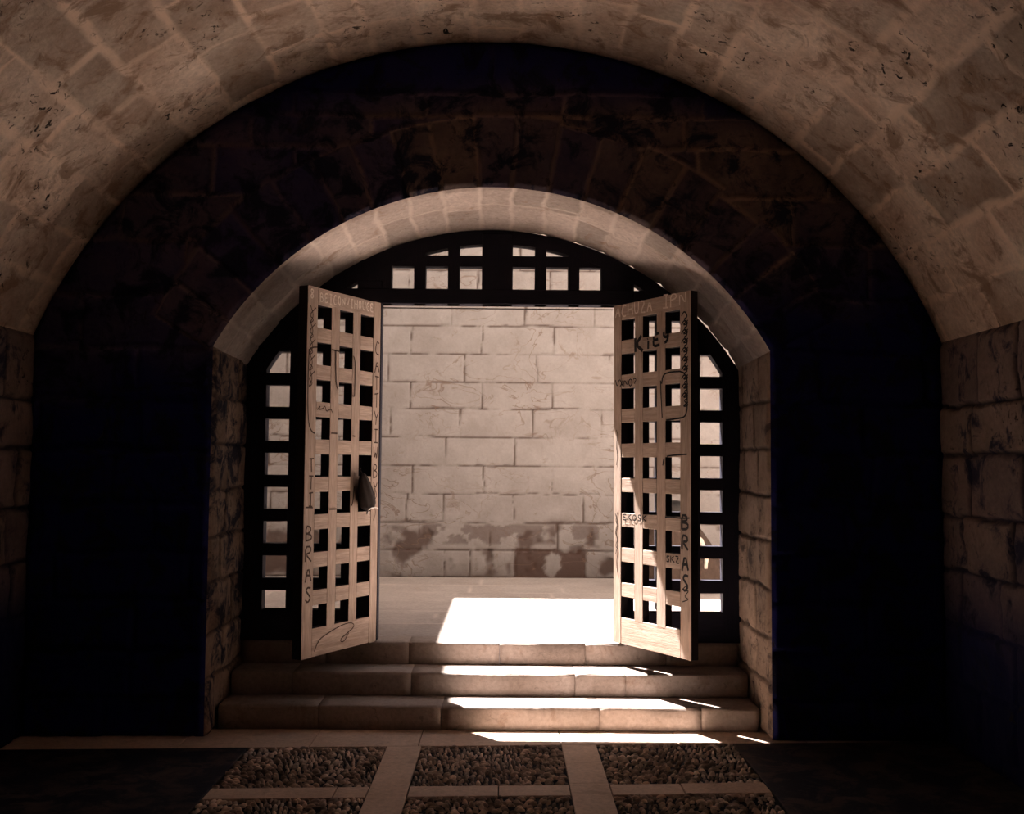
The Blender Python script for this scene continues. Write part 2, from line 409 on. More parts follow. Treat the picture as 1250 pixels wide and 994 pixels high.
def make_jamb(name, X, sgn, seed):
    zt = AZ + math.sqrt(AR ** 2 - JH ** 2)
    y = np.linspace(WY, GY + 0.06, 80); z = np.linspace(-.05, zt, 222)
    yy, zz = np.meshgrid(y, z, indexing='ij')
    rows = jit_rows([0, .3, .55, .82, 1.08, 1.34, 1.6, 1.87], WY, GY, 0.45, random.Random(seed), 0.3)
    wu = (fbm(yy * 6, zz * 6, seed) - .5) * .05; wv = (fbm(yy * 6, zz * 6, seed + 4) - .5) * .04
    d, t = field(yy + wu, zz + wv, rows, seed)
    j = 1 - sstep(.004, .016, d)
    edge = sstep(0, .025, yy - WY) * sstep(0, .03, zt - zz)
    disp = (0.014 * (1 - j) + .03 * (fbm(yy * 9, zz * 3, seed + 8, 5) - .5)) * edge
    P = np.stack([X - sgn * disp, yy, zz], -1)
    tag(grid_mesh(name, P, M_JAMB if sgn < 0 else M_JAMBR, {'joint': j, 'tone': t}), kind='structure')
make_soffit()
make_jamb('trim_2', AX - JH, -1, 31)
make_jamb('trim_3', AX + JH, 1, 32)

# outer side of the gatehouse wall: wider outer reveal with a flat lintel, and the masonry around it
OY = 6.93
def make_gatehouse():
    bm = bmesh.new()
    # flat outer lintel, outer jambs, the masonry left, right and above
    box(bm, -6.0, -2.02, 6.0, OY, 0, 7.0, 0)
    box(bm, -2.02, -1.60, GY + .094, GY + 0.16, 0, 2.15, 0)
    tag(obj('wall_gatehouse_left', bm, M_PLASTER), kind='structure'); bm = bmesh.new()
    box(bm, -2.02, 1.86, 6.56, OY, 3.0, 7.0, 0)
    tag(obj('wall_gatehouse_lintel', bm, M_PLASTER), kind='structure'); bm = bmesh.new()
    box(bm, 1.86, 8.0, 6.0, OY, 0, 7.0, 0)
    box(bm, 1.45, 1.86, GY + .094, GY + 0.16, 0, 2.15, 0)
    tag(obj('wall_gatehouse_right', bm, M_PLASTER), kind='structure')
    # solid backing so that no daylight leaks between the vault and the outer wall
    bm = bmesh.new()
    box(bm, -6.0, -1.76, WY + .04, 6.1, -0.2, 7.0, 0)
    box(bm, 1.60, 8.0, WY + .03, 6.1, -0.2, 7.0, 0)
    for k in range(24):
        a0 = -1 + 2 * k / 24; a1 = -1 + 2 * (k + 1) / 24
        t0, t1 = a0 * math.radians(64), a1 * math.radians(64)
        R = 1.90
        prism(bm, [(AX + R * math.sin(t0), 1.22 + R * math.cos(t0)), (AX + R * math.sin(t1), 1.22 + R * math.cos(t1)),
                   (AX + R * math.sin(t1), 7.0), (AX + R * math.sin(t0), 7.0)], WY + .03, 6.6)
    tag(obj('wall_core', bm, M_PLASTER), kind='structure')
make_gatehouse()
# roof mass and rear end of the passage
bm = bmesh.new()
box(bm, -6, 8, -7.2, 6.0, 4.0, 7.0, 0)
box(bm, -6, -2.8, -7.2, 6.0, -.2, 4.0, 0)
box(bm, 2.6, 8, -7.2, 6.0, -.2, 4.0, 0)
tag(obj('wall_mass', bm, M_PLASTER), kind='structure')
bm = bmesh.new(); box(bm, -3, 3, -7.3, -7.0, -.1, 4.2, 0)
tag(obj('wall_rear', bm, M_END), kind='structure')

# ------------------------------------------------------------------ street beyond: wall, paving, house on the left
FY = 10.04
def make_far_wall():
    x = np.linspace(-3.2, 5.0, 560); z = np.linspace(ZL, 4.04, 250)
    xx, zz = np.meshgrid(x, z, indexing='ij')
    cs = [.40, .662, .932, 1.21, 1.482, 1.762, 2.043, 2.30, 2.58, 2.86, 3.13, 3.41, 3.70]
    k = (FY) / 1250.0
    px = {0: [545, 575, 630, 714], 1: [513, 598, 681], 2: [498, 543, 628, 712], 3: [505, 591, 675], 4: [544, 629], 5: [477, 562, 650, 735],
          6: [500, 588, 674], 7: [474, 566, 655, 744], 8: [502, 588, 676], 9: [551, 640, 726]}
    given = {r: [(p - 618) * k for p in v] for r, v in px.items()}
    rows = jit_rows(cs, -3.2, 5, .685, random.Random(3), .06, given)
    wu = (fbm(xx * 8, zz * 8, 1) - .5) * .03; wv = (fbm(xx * 8, zz * 8, 2) - .5) * .022
    d, t = field(xx + wu, zz + wv, rows, 8)
    wd = .004 + .009 * sstep(.4, .8, fbm(xx * 3, zz * 3, 12))
    j = (1 - sstep(wd * .4, wd + .003, d)) * (.35 + .65 * sstep(.35, .55, fbm(xx * 5, zz * 5, 19)))
    worn = sstep(.55, .7, fbm(xx * 4, zz * 4, 44)) * sstep(1.05, .8, zz)
    t = .90 + .10 * t
    darkst = sstep(.03, 0, np.abs(xx - .44) - .33 + (fbm(xx * 14, zz * 14, 3) - .5) * .06) * sstep(.03, 0, zz - .66 + (fbm(xx * 10, zz * 10, 31) - .5) * .10)
    hole = sstep(.10, .07, np.hypot(xx - .46, (zz - .52) * .8) + (fbm(xx * 20, zz * 20, 8) - .5) * .08)
    flake = sstep(.02, 0, np.abs(xx - .05) - .85) * sstep(.70, .74, zz) * sstep(.93, .9, zz) * sstep(.50, .56, fbm(xx * 7, zz * 7, 61, 5))
    low = sstep(.62, .40, zz + (fbm(xx * 3, zz * 3, 71) - .5) * .2) * .35
    t = t * (1 - .9 * darkst * (1 - hole)) * (1 - .5 * flake) * (1 - low)
    disp = .012 * (1 - j) + .010 * (fbm(xx * 6, zz * 6, 21, 5) - .5) + .008 * (t - .5) - .02 * worn
    P = np.stack([xx, FY - disp, zz], -1)
    tag(grid_mesh('wall_courtyard', P, M_FAR, {'joint': j, 'tone': t * (1 - .8 * worn)}), kind='structure')
    bm = bmesh.new(); box(bm, -3.2, 5.0, FY + .01, FY + .35, 0, 4.03, .01); box(bm, -3.25, 5.05, FY - .0, FY + .4, 4.045, 4.06, .004)
    tag(obj('wall_courtyard_back', bm, M_FAR), kind='structure')
make_far_wall()

def make_street():
    x = np.linspace(-6, 8, 500); y = np.linspace(6.60, 14, 260)
    xx, yy = np.meshgrid(x, y, indexing='ij')
    rows = jit_rows([6.5, 7.15, 7.75, 8.3, 8.85, 9.4, 9.95, 10.6, 11.2, 12, 13], -6, 8, .85, random.Random(8), .2)
    wv = (fbm(xx * 4, yy * 4, 6) - .5) * .02
    d, t = field(xx + wv, yy + wv, rows, 6)
    j = 1 - sstep(.003, .014, d)
    P = np.stack([xx, yy, ZL - .006 * j + .004 * (fbm(xx * 3, yy * 3, 9) - .5)], -1)
    tag(grid_mesh('floor_street', P[:, ::-1], M_STREET, {'joint': j[:, ::-1], 'tone': t[:, ::-1]}), kind='structure')
make_street()
bm = bmesh.new(); box(bm, -8, -2.9, 6.9, 14, 0, 6.83, 0)
tag(obj('wall_house', bm, M_PLASTER), kind='structure')

# ------------------------------------------------------------------ steps
def slab_profile(bm, x0, x1, y0, y1, z0, z1, rnd, nose=0.02, nx=14):
    """one stone block with a rounded, slightly worn nose along y0"""
    prof = [(y1, z1), (y0 + nose * 1.6, z1)]
    for k in range(6):
        a = math.pi / 2 * (k + 1) / 6
        prof.append((y0 + nose * (1 - math.sin(a)), z1 - nose * (1 - math.cos(a))))
    prof += [(y0 + .004, z0 + (z1 - z0) * .4), (y0 + .002, z0), (y1, z0)]
    rings = []
    sd = rnd.uniform(0, 100)
    for i in range(nx + 1):
        x = x0 + (x1 - x0) * i / nx
        e = 0.004 if i in (0, nx) else 0.0
        r = []
        for k, (y, z) in enumerate(prof):
            wob = (float(fbm(np.array([x * 6 + sd]), np.array([k * .7]), 5)[0]) - .5) * .012
            yy = y + (wob + e if k < len(prof) - 1 and y < y1 - .001 else 0)
            zz = z - (abs(wob) * .35 + e * .6 if 0 < k < 7 else 0)
            r.append(bm.verts.new((x, yy, zz)))
        rings.append(r)
    n = len(prof)
    for i in range(nx):
        for k in range(n): bm.faces.new((rings[i][k], rings[i][(k + 1) % n], rings[i + 1][(k + 1) % n], rings[i + 1][k]))
    bm.faces.new(rings[0]); bm.faces.new(rings[-1][::-1])

def make_step(y0, y1, z0, z1, joints, label):
    bm = bmesh.new(); rr = random.Random(int(y0 * 100))
    xs = [AX - JH + .03] + joints + [AX + JH - .03]
    for a, b in zip(xs[:-1], xs[1:]): slab_profile(bm, a + .0008, b - .0008, y0, y1, z0, z1, rr)
    o = obj('stone_step', bm, M_STEP, smooth=True)
    tag(o, label, 'step', 'entrance steps')
make_step(5.868, 6.128, 0.0, .1335, [-1.05, -.35, .54, 1.12], 'lowest worn stone step, meeting the pebbled passage floor')
make_step(6.132, 6.386, 0.0, .267, [-1.25, -.55, .42, .72], 'middle worn stone step between the lowest step and the threshold step')
make_step(6.39, 6.63, 0.0, ZL, [-1.1, -.59, -.03, .5, 1.0], 'top stone threshold step directly under the open wooden gate')

# ------------------------------------------------------------------ passage floor
def sk(x, y): return y + .055 * x
def make_floor():
    bm = bmesh.new(); rr = random.Random(12)
    def slab(x0, x1, y0, y1, z1=0.0, th=.06):
        g = .0022; x0 += g; x1 -= g; y0 += g; y1 -= g
        dz = rr.uniform(-.0012, .0012)
        P = [(x0, sk(x0, y0)), (x1, sk(x1, y0)), (x1, sk(x1, y1)), (x0, sk(x0, y1))]
        a = [bm.verts.new((x, y, z1 + dz)) for x, y in P]; b = [bm.verts.new((x, y, z1 - th)) for x, y in P]
        fs = [bm.faces.new(a), bm.faces.new(b[::-1])] + [bm.faces.new((a[i], b[i], b[(i + 1) % 4], a[(i + 1) % 4])) for i in range(4)]
        bmesh.ops.bevel(bm, geom=[e for e in fs[0].edges], offset=.004, segments=2, profile=.5, affect='EDGES')
    XS = [(-1.345, -.62), (-.435, .31), (.50, 1.24)]
    def run(x0, x1, y0, y1, cuts, along='x'):
        if along == 'x':
            c = [x0] + [v for v in cuts if x0 < v < x1] + [x1]
            for a, b in zip(c[:-1], c[1:]): slab(a, b, y0, y1)
        else:
            c = [y0] + [v for v in cuts if y0 < v < y1] + [y1]
            for a, b in zip(c[:-1], c[1:]): slab(x0, x1, a, b)
    run(VX - HALF, VX + HALF, 5.565, 5.95, [-1.72, -1.03, -.455, .31, .95, 1.65])
    ys = [5.565, 4.885, 4.73, 4.05, 3.9, 3.22, 3.07, 2.39, 2.24, 1.56, 1.41, .73, .58, -.1, -.25, -7]
    for k in range(0, len(ys) - 1):
        if k % 2 == 1:
            for x0, x1 in XS: run(x0, x1, ys[k + 1], ys[k], [x0 + rr.uniform(.05, .7)])
    for x0, x1 in ((-.62, -.435), (.31, .50)): run(x0, x1, -7, 5.565, [5.38, 4.9, 4.72, 4.0, 3.3, 2.6, 2.0, 1.2, .4, -1, -3], 'y')
    tag(obj('floor', bm, M_SLAB), kind='structure'); bm = bmesh.new()
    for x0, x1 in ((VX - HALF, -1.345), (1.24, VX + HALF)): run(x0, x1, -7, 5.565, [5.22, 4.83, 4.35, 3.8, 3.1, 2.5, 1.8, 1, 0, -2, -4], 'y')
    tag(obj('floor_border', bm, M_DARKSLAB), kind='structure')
    bm = bmesh.new(); box(bm, VX - HALF - .1, VX + HALF + .1, -7, 6.6, -.08, -.012, 0)
    tag(obj('floor_bedding', bm, M_GROUT), kind='structure')
    return XS, ys
XS, YS = make_floor()

def pebble_template():
    vs = []; fs = []
    nl, nm = 4, 8
    vs.append((0, 0, 1))
    for i in range(1, nl):
        ph = math.pi / 2 * i / (nl - 1)
        for k in range(nm):
            a = 2 * math.pi * k / nm; vs.append((math.cos(a) * math.sin(ph), math.sin(a) * math.sin(ph), math.cos(ph)))
    for k in range(nm): fs.append((0, 1 + k, 1 + (k + 1) % nm))
    for i in range(nl - 2):
        for k in range(nm):
            a = 1 + i * nm + k; b = 1 + i * nm + (k + 1) % nm; fs.append((a, a + nm, b + nm, b))
    return np.array(vs), fs
def make_pebbles(x0, x1, y0, y1, label, seed):
    rr = random.Random(seed); TV, TF = pebble_template()
    pts = []; cell = {}
    L0, W0 = .0215, .0085
    tries = int((x1 - x0) * (y1 - y0) * 42000)
    for _ in range(tries):
        x = rr.uniform(x0 + .01, x1 - .01); yb = rr.uniform(y0 + .008, y1 - .008)
        y = sk(x, yb)
        base = (float(vnoise(np.array([x * 5.0]), np.array([y * 5.0]), 5)[0]) - .5) * 5.0
        a = base + rr.uniform(-.35, .35)
        L = L0 * rr.uniform(.7, 1.25); W = W0 * rr.uniform(.75, 1.25)
        ca, sa = math.cos(a), math.sin(a); ok = True
        ci, cj = int(x / .04), int(y / .04)
        for i in (-1, 0, 1):
            for jj in (-1, 0, 1):
                for (px, py, pl, pw, pa) in cell.get((ci + i, cj + jj), ()):
                    dx, dy = px - x, py - y
                    u = dx * ca + dy * sa; v = -dx * sa + dy * ca
                    al = abs(math.cos(pa - a)); 
                    eu = L + pl * al + pw * (1 - al); ev = W + pw * al + pl * (1 - al)
                    if (u / eu) ** 2 + (v / ev) ** 2 < 1.28: ok = False; break
                if not ok: break
            if not ok: break
        if ok:
            cell.setdefault((ci, cj), []).append((x, y, L, W, a)); pts.append((x, y, L, W, a))
    V = []; F = []
    for n, (x, y, L, W, a) in enumerate(pts):
        ca, sa = math.cos(a), math.sin(a); h = .012 * rr.uniform(.7, 1.3)
        lx = TV[:, 0] * L; ly = TV[:, 1] * W
        P = np.stack([x + lx * ca - ly * sa, y + lx * sa + ly * ca, -.012 + TV[:, 2] * h * 1.3], -1)
        F += [tuple(i + n * len(TV) for i in f) for f in TF]; V.append(P)
    V = np.concatenate(V)
    me = bpy.data.meshes.new('pebble_panel'); me.from_pydata(V.tolist(), [], F); me.update()
    for p in me.polygons: p.use_smooth = True
    at = me.attributes.new('tone', 'FLOAT', 'POINT')
    at.data.foreach_set('value', np.repeat([rr.random() for _ in pts], len(TV)).astype(np.float32))
    me.materials.append(M_PEBBLE)
    o = bpy.data.objects.new('pebble_panel', me); COL.objects.link(o)
    tag(o, label, 'pebble paving', 'pebble paving panels', kind='stuff')
LB = ['left pebble panel nearest the steps', 'middle pebble panel nearest the steps', 'right pebble panel nearest the steps',
      'left pebble panel cut by the bottom of the photo', 'middle pebble panel cut by the bottom of the photo', 'right pebble panel cut by the bottom of the photo']
# pebbles take a per-stone tone
nt = M_PEBBLE.node_tree; b = nt.nodes['Principled BSDF']
src = b.inputs['Base Color'].links[0].from_socket
ta = N(nt, 'ShaderNodeAttribute', attribute_name='tone').outputs['Fac']
nt.links.new(mixc(nt, 1.0, src, ramp(nt, ta, [(0, .30), (1, 1.0)]), 'MULTIPLY'), b.inputs['Base Color'])
for r in range(2):
    for c, (x0, x1) in enumerate(XS): make_pebbles(x0, x1, YS[1 + 2 * r], YS[2 * r], LB[r * 3 + c], 40 + r * 3 + c)
# panels nearer than the photograph's frame: plain mosaic bed
bm = bmesh.new()
for k in range(4, len(YS) - 1, 2):
    for x0, x1 in XS: box(bm, x0, x1, YS[k + 1] + .05, YS[k] - .03, -.03, -.006, 0)
tag(obj('floor_mosaic', bm, M_PEBBLE), kind='structure')

# ------------------------------------------------------------------ the fixed part of the timber gate
G0, G1 = GY, GY + .09
RX, RZ, RI = -.074, 1.216, 1.672       # inner edge of the arched frame
HT = [.71 + .2125 * k for k in range(9)]; HH = .137
def arch_z(x, r, cx, cz):
    q = r * r - (x - cx) ** 2
    return cz + math.sqrt(q) if q > 0 else cz
def make_gate():
    g = empty('timber_gate', (AX, GY, ZL)); inv = Vector((-AX, -GY, -ZL))
    def part(name, bm, mat):
        bmesh.ops.translate(bm, verts=bm.verts, vec=inv)
        return obj(name, bm, mat, g)
    oc, ozc, orr = AX - .010, BZ - .004, BR - .004
    def zo(x): return arch_z(x, orr - .02, oc, ozc)
    # arched frame band
    bm = bmesh.new(); n = 72
    t0 = math.asin(1.558 / orr)
    outer = [(oc + orr * math.sin(-t0 + 2 * t0 * k / n), ozc + orr * math.cos(-t0 + 2 * t0 * k / n)) for k in range(n + 1)]
    s0 = math.asin(1.429 / RI)
    inner = [(RX + RI * math.sin(-s0 + 2 * s0 * k / n), RZ + RI * math.cos(-s0 + 2 * s0 * k / n)) for k in range(n + 1)]
    outer = [(outer[0][0], ZL + .005)] + outer + [(outer[-1][0], ZL + .005)]; inner = [(inner[0][0], ZL + .005)] + inner + [(inner[-1][0], ZL + .005)]
    for i in range(len(outer) - 1):
        prism(bm, [outer[i], outer[i + 1], inner[i + 1], inner[i]], G0, G1)
    bmesh.ops.remove_doubles(bm, verts=bm.verts, dist=1e-5)
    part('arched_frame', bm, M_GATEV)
    # side lattices
    for side, hc, bd in ((-1, [(-1.503, -1.357), (-1.296, -1.15), (-1.088, -.943)], [(-1.357, -1.296), (-1.15, -1.088)]),
                         (1, [(1.215, 1.355), (1.008, 1.148), (.80, .94)], [(1.148, 1.215), (.94, 1.008)])):
        bm = bmesh.new()
        for a, b_ in bd: 
            zt = min(zo(a), zo(b_)); box(bm, a, b_, G0 + .002, G1, ZL + .2, zt, .003)
        xa, xb = (-1.52, -.90) if side < 0 else (.79, 1.37)
        tops = HT + [2.744]; bots = [t - HH for t in HT] + [2.60]
        for k in range(len(tops)):
            lo = bots[k] - .001; prev = tops[k - 1] if k else None
            z0 = prev if prev else ZL + .19; z1 = bots[k]
            zm = (z0 + z1) / 2
            xs = [xa + (xb - xa) * q / 40 for q in range(41)]
            xs = [x for x in xs if zo(x) > z0 + .003]
            if len(xs) > 1:
                top = [(x, min(z1, zo(x))) for x in xs]
                prism(bm, [(xs[0], z0), (xs[-1], z0)] + top[::-1], G0 + .006, G1 - .004)
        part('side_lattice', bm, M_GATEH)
        bm = bmesh.new(); box(bm, *( (-1.52, -.80) if side < 0 else (.80, 1.37)), G0 + .004, G1, ZL + .005, ZL + .19, .004)
        part('bottom_rail', bm, M_GATEH)
    bm = bmesh.new(); box(bm, -.943, -.787, G0, G1, ZL + .005, 2.65, .004); part('hinge_post', bm, M_GATEV)
    bm = bmesh.new(); box(bm, .75, .80, G0, G1, ZL + .005, 2.65, .004); part('hinge_post', bm, M_GATEV)
    # lunette
    bm = bmesh.new()
    for a, b_ in ((-.943, -.731), (-.589, -.516), (-.375, -.302), (.174, .246), (.385, .455), (.593, .80)):
        prism(bm, [(a, 2.505), (b_, 2.505), (b_, zo(b_)), (a, zo(a))], G0 + .002, G1)
    xl = -1.05
    while zo(xl) < 2.83: xl += .01
    xr = .95
    while zo(xr) < 2.83: xr -= .01
    for xe, st in ((xl, -.01), (xr, .01)):
        x2 = xe
        while zo(x2) > 2.755: x2 += st
        prism(bm, [(xe, 2.744), (x2, 2.744), (xe, 2.815)], G0 + .006, G1 - .004)
    box(bm, xl, xr, G0 + .006, G1 - .004, 2.744, 2.815, .002)
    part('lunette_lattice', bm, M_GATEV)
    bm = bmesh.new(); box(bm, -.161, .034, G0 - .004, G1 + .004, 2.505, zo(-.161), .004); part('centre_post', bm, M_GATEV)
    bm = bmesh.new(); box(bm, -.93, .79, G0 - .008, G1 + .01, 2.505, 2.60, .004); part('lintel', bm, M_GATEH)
    bm = bmesh.new(); box(bm, -.785, .665, G0, G0 + .012, 2.4745, 2.4805, 0.001)
    part('door_stop_bar', bm, M_IRON)
    tag(g, 'dark arched timber gate with square lattice openings filling the stone archway', 'gate')
make_gate()

LL = .712; ZB = .410; ZT = 2.500
LC = [(.076, .205), (.283, .412), (.490, .617)]
LT = [2.40 - .2128 * k for k in range(9)]; LH = .128

# ------------------------------------------------------------------ hand lettering as thin strokes
FONT = {
 'A': [[(0, 0), (.5, 1), (1, 0)], [(.2, .4), (.8, .4)]], 'B': [[(0, 0), (0, 1), (.7, .9), (.75, .6), (0, .52)], [(0, .52), (.9, .42), (.85, .08), (0, 0)]],
 'C': [[(.95, .9), (.5, 1), (.08, .7), (.05, .3), (.4, 0), (.95, .08)]], 'H': [[(0, 0), (0, 1)], [(1, 0), (1, 1)], [(0, .5), (1, .5)]],
 'U': [[(0, 1), (.05, .2), (.5, 0), (.9, .2), (1, 1)]], 'Z': [[(0, 1), (1, 1), (0, 0), (1, 0)]], 'I': [[(.5, 0), (.5, 1)], [(.1, 1), (.9, 1)], [(.1, 0), (.9, 0)]],
 'P': [[(0, 0), (0, 1), (.8, .95), (.85, .6), (0, .5)]], 'N': [[(0, 0), (0, 1), (1, 0), (1, 1)]], 'K': [[(0, 0), (0, 1)], [(.9, 1), (.05, .5), (1, 0)]],
 'i': [[(.5, 0), (.5, .6)], [(.45, .8), (.55, .85)]], 'E': [[(.9, 1), (.05, .95), (0, .5), (.7, .5)], [(0, .5), (.05, 0), (.95, .05)]],
 '9': [[(.9, .65), (.5, .45), (.1, .7), (.4, 1), (.85, .9), (.9, .5), (.75, .15), (.3, .1)]],
 'R': [[(0, 0), (0, 1), (.8, .92), (.8, .6), (0, .5), (.95, 0)]], 'S': [[(.9, .9), (.4, 1), (.08, .75), (.5, .5), (.92, .25), (.5, 0), (.05, .12)]],
 'T': [[(.5, 0), (.5, 1)], [(0, 1), (1, 1)]], 'Y': [[(0, 1), (.5, .5), (1, 1)], [(.5, .5), (.4, 0)]], 'O': [[(.5, 0), (.05, .3), (.1, .8), (.5, 1), (.9, .75), (.92, .25), (.5, 0)]],
 'V': [[(0, 1), (.5, 0), (1, 1)]], 'L': [[(0, 1), (0, 0), (.9, 0)]], 'G': [[(.95, .9), (.4, 1), (.05, .5), (.4, 0), (.9, .1), (.9, .5), (.5, .5)]],
 '8': [[(.5, .5), (.1, .75), (.5, 1), (.9, .75), (.5, .5), (.05, .25), (.5, 0), (.95, .25), (.5, .5)]], 'M': [[(0, 0), (.1, 1), (.5, .4), (.9, 1), (1, 0)]],
 'X': [[(0, 0), (1, 1)], [(0, 1), (1, 0)]], 'D': [[(0, 0), (0, 1), (.8, .8), (.9, .3), (0, 0)]], 'W': [[(0, 1), (.25, 0), (.5, .7), (.75, 0), (1, 1)]], '?': [[(.1, .8), (.5, 1), (.9, .8), (.5, .45), (.5, .25)]],
 ' ': [], '1': [[(.2, .8), (.5, 1), (.5, 0)]]}
def smooth_line(pts, n=3):
    for _ in range(n):
        q = [pts[0]]
        for a, b in zip(pts[:-1], pts[1:]):
            q.append((a[0] * .75 + b[0] * .25, a[1] * .75 + b[1] * .25)); q.append((a[0] * .25 + b[0] * .75, a[1] * .25 + b[1] * .75))
        q.append(pts[-1]); pts = q
    return pts
def ribbon(bm, pts, wd, off):
    """flat stroke in the leaf plane; pts are (s, z)"""
    fine = [pts[0]]
    for a, b_ in zip(pts[:-1], pts[1:]):
        k = max(1, int(math.hypot(b_[0] - a[0], b_[1] - a[1]) / .012))
        fine += [(a[0] + (b_[0] - a[0]) * q / k, a[1] + (b_[1] - a[1]) * q / k) for q in range(1, k + 1)]
    pts = fine
    def over_hole(x, z):
        z += ZB
        return any(a < x < b_ for a, b_ in LC) and any(t - LH < z < t for t in LT)
    L = []; n = len(pts)
    for i, p in enumerate(pts):
        a = pts[max(i - 1, 0)]; b_ = pts[min(i + 1, n - 1)]
        dx, dz = b_[0] - a[0], b_[1] - a[1]; l = math.hypot(dx, dz) or 1
        nx, nz_ = -dz / l * wd / 2, dx / l * wd / 2
        L.append((bm.verts.new((p[0] + nx, off, p[1] + nz_)), bm.verts.new((p[0] - nx, off, p[1] - nz_))))
    for (a, b_), (c, d) in zip(L[:-1], L[1:]):
        mid = (a.co + b_.co + c.co + d.co) / 4
        if over_hole(mid.x, mid.z): continue
        try: bm.faces.new((a, b_, d, c))
        except ValueError: pass
    bmesh.ops.delete(bm, geom=[v for v in bm.verts if not v.link_faces], context='VERTS')
def write(bm, text, s, z, h, wd, off, cw=.62, sx=1, vertical=False, slant=0.0, rnd=None, gap=.3, sm=1, rise=0.0):
    """sx = -1 when the reader sees the hinge on the right"""
    for i, ch in enumerate(text):
        for st in FONT.get(ch, []):
            pts = []
            for (u, v) in st:
                u += (rnd.uniform(-.06, .06) if rnd else 0); v += (rnd.uniform(-.06, .06) if rnd else 0)
                if vertical:   # letters stacked downward, upright
                    a = s + sx * (u * cw * h); b_ = z - i * h * 1.28 + v * h
                else:
                    a = s + sx * ((i * (cw + gap) + u * cw + slant * v) * h); b_ = z + v * h + rise * i
                pts.append((a, b_))
            ribbon(bm, smooth_line(pts, sm) if len(pts) > 2 else pts, wd, off)
    return bm

# ------------------------------------------------------------------ the two door leaves
def make_leaf(face, loc, ang, label, seed, TH):
    g = empty('door_leaf', (loc[0], loc[1], ZB), ang); rr = random.Random(seed)
    def Y(a, b_): return (a, b_) if face > 0 else (-b_, -a)
    zf = lambda z: z - ZB
    def bx(bm, x0, x1, z0, z1, d0=0.0, d1=0.0, bev=.0025):
        y0, y1 = (-TH + d1, -d0) if face > 0 else (d0, TH - d1)
        box(bm, x0, x1, y0, y1, zf(z0), zf(z1), bev, .0008, rr)
    def obj(name, bm, mat, parent):
        o = globals()['obj'](name, bm, mat, parent)
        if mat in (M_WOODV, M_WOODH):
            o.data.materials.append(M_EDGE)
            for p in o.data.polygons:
                if p.normal.y * face < .6: p.material_index = 1  # faces turned from the front take the painted shade
        return o
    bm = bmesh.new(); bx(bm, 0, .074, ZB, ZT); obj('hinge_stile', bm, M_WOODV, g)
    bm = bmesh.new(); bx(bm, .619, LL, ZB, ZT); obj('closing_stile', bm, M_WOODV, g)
    for a, b_ in ((.205, .283), (.412, .490)):
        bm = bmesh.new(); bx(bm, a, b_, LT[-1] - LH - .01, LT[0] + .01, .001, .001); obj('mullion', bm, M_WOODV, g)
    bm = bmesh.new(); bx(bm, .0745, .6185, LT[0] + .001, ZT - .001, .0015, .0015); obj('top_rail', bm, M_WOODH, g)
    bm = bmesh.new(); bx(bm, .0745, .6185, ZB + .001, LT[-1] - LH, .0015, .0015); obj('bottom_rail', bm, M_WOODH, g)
    for k in range(8):
        bm = bmesh.new()
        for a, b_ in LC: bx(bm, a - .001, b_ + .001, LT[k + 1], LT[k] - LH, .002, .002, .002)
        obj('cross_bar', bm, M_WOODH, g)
    for z in (.68, 1.46, 2.24):     # iron strap hinges on the back, pins at the hinge edge
        bm = bmesh.new()
        yb = (-TH - .004, -TH) if face > 0 else (TH, TH + .004)
        box(bm, .0, .07, yb[0], yb[1], zf(z) - .018, zf(z) + .018, .001)
        yc = -TH - .004 if face > 0 else TH + .004
        tube(bm, [(-.004, yc, zf(z) - .04), (-.004, yc, zf(z) + .04)], .008, 10)
        obj('hinge', bm, M_IRON, g)
    tag(g, label, 'door', 'pair of open lattice doors')
    return g, zf
offL = .0012
hl = (-.787, 6.355); al = math.atan2(5.77 - 6.40, -1.12 + .785)
gl, zf = make_leaf(1, hl, al, 'left wooden lattice door leaf, swung open, with a dark pouch hanging on it', 1, .066)
rr = random.Random(77)
# on the left leaf the reader sees s = LL at the left, so text runs with sx = -1
PEN = {}
def LW(*a, **k):
    bm = bmesh.new(); write(bm, *a, rnd=rr, **k); obj('lettering', bm, PEN['mat'], PEN['leaf'])
def scribble(pts, wd):
    line = smooth_line([(p[0], p[1] - ZB) for p in pts], 2); fine = [line[0]]
    for a, b_ in zip(line[:-1], line[1:]):
        k = max(1, int(math.hypot(b_[0] - a[0], b_[1] - a[1]) / .012))
        fine += [(a[0] + (b_[0] - a[0]) * q / k, a[1] + (b_[1] - a[1]) * q / k) for q in range(1, k + 1)]
    run = []
    for p in fine + [None]:
        z = p[1] + ZB if p else 0
        gap = p is None or (any(a < p[0] < b_ for a, b_ in LC) and any(t - LH < z < t for t in LT))
        if not gap: run.append(p)
        elif run:
            if len(run) > 2:
                bm = bmesh.new(); ribbon(bm, run, wd, PEN['off'])
                if bm.faces: obj('scrawl', bm, PEN['mat'], PEN['leaf'])
                else: bm.free()
            run = []
PEN.update(leaf=gl, off=offL, mat=M_CHALK)
LW('8', .69, zf(2.425), .06, .008, offL, cw=.5, sx=-1)
LW('BEICONVIHOUGE', .60, zf(2.422), .052, .0075, offL, cw=.50, sx=-1, gap=.28, rise=.0008)
PEN.update(mat=M_INKB)
LW('CATTYIWBY', .056, zf(2.17), .085, .008, offL, cw=.5, sx=-1, vertical=True)
LW('TTI', .675, zf(1.45), .075, .008, offL, cw=.55, sx=-1, vertical=True)
LW('BRAS', .69, zf(1.06), .088, .011, offL, cw=.6, sx=-1, vertical=True)
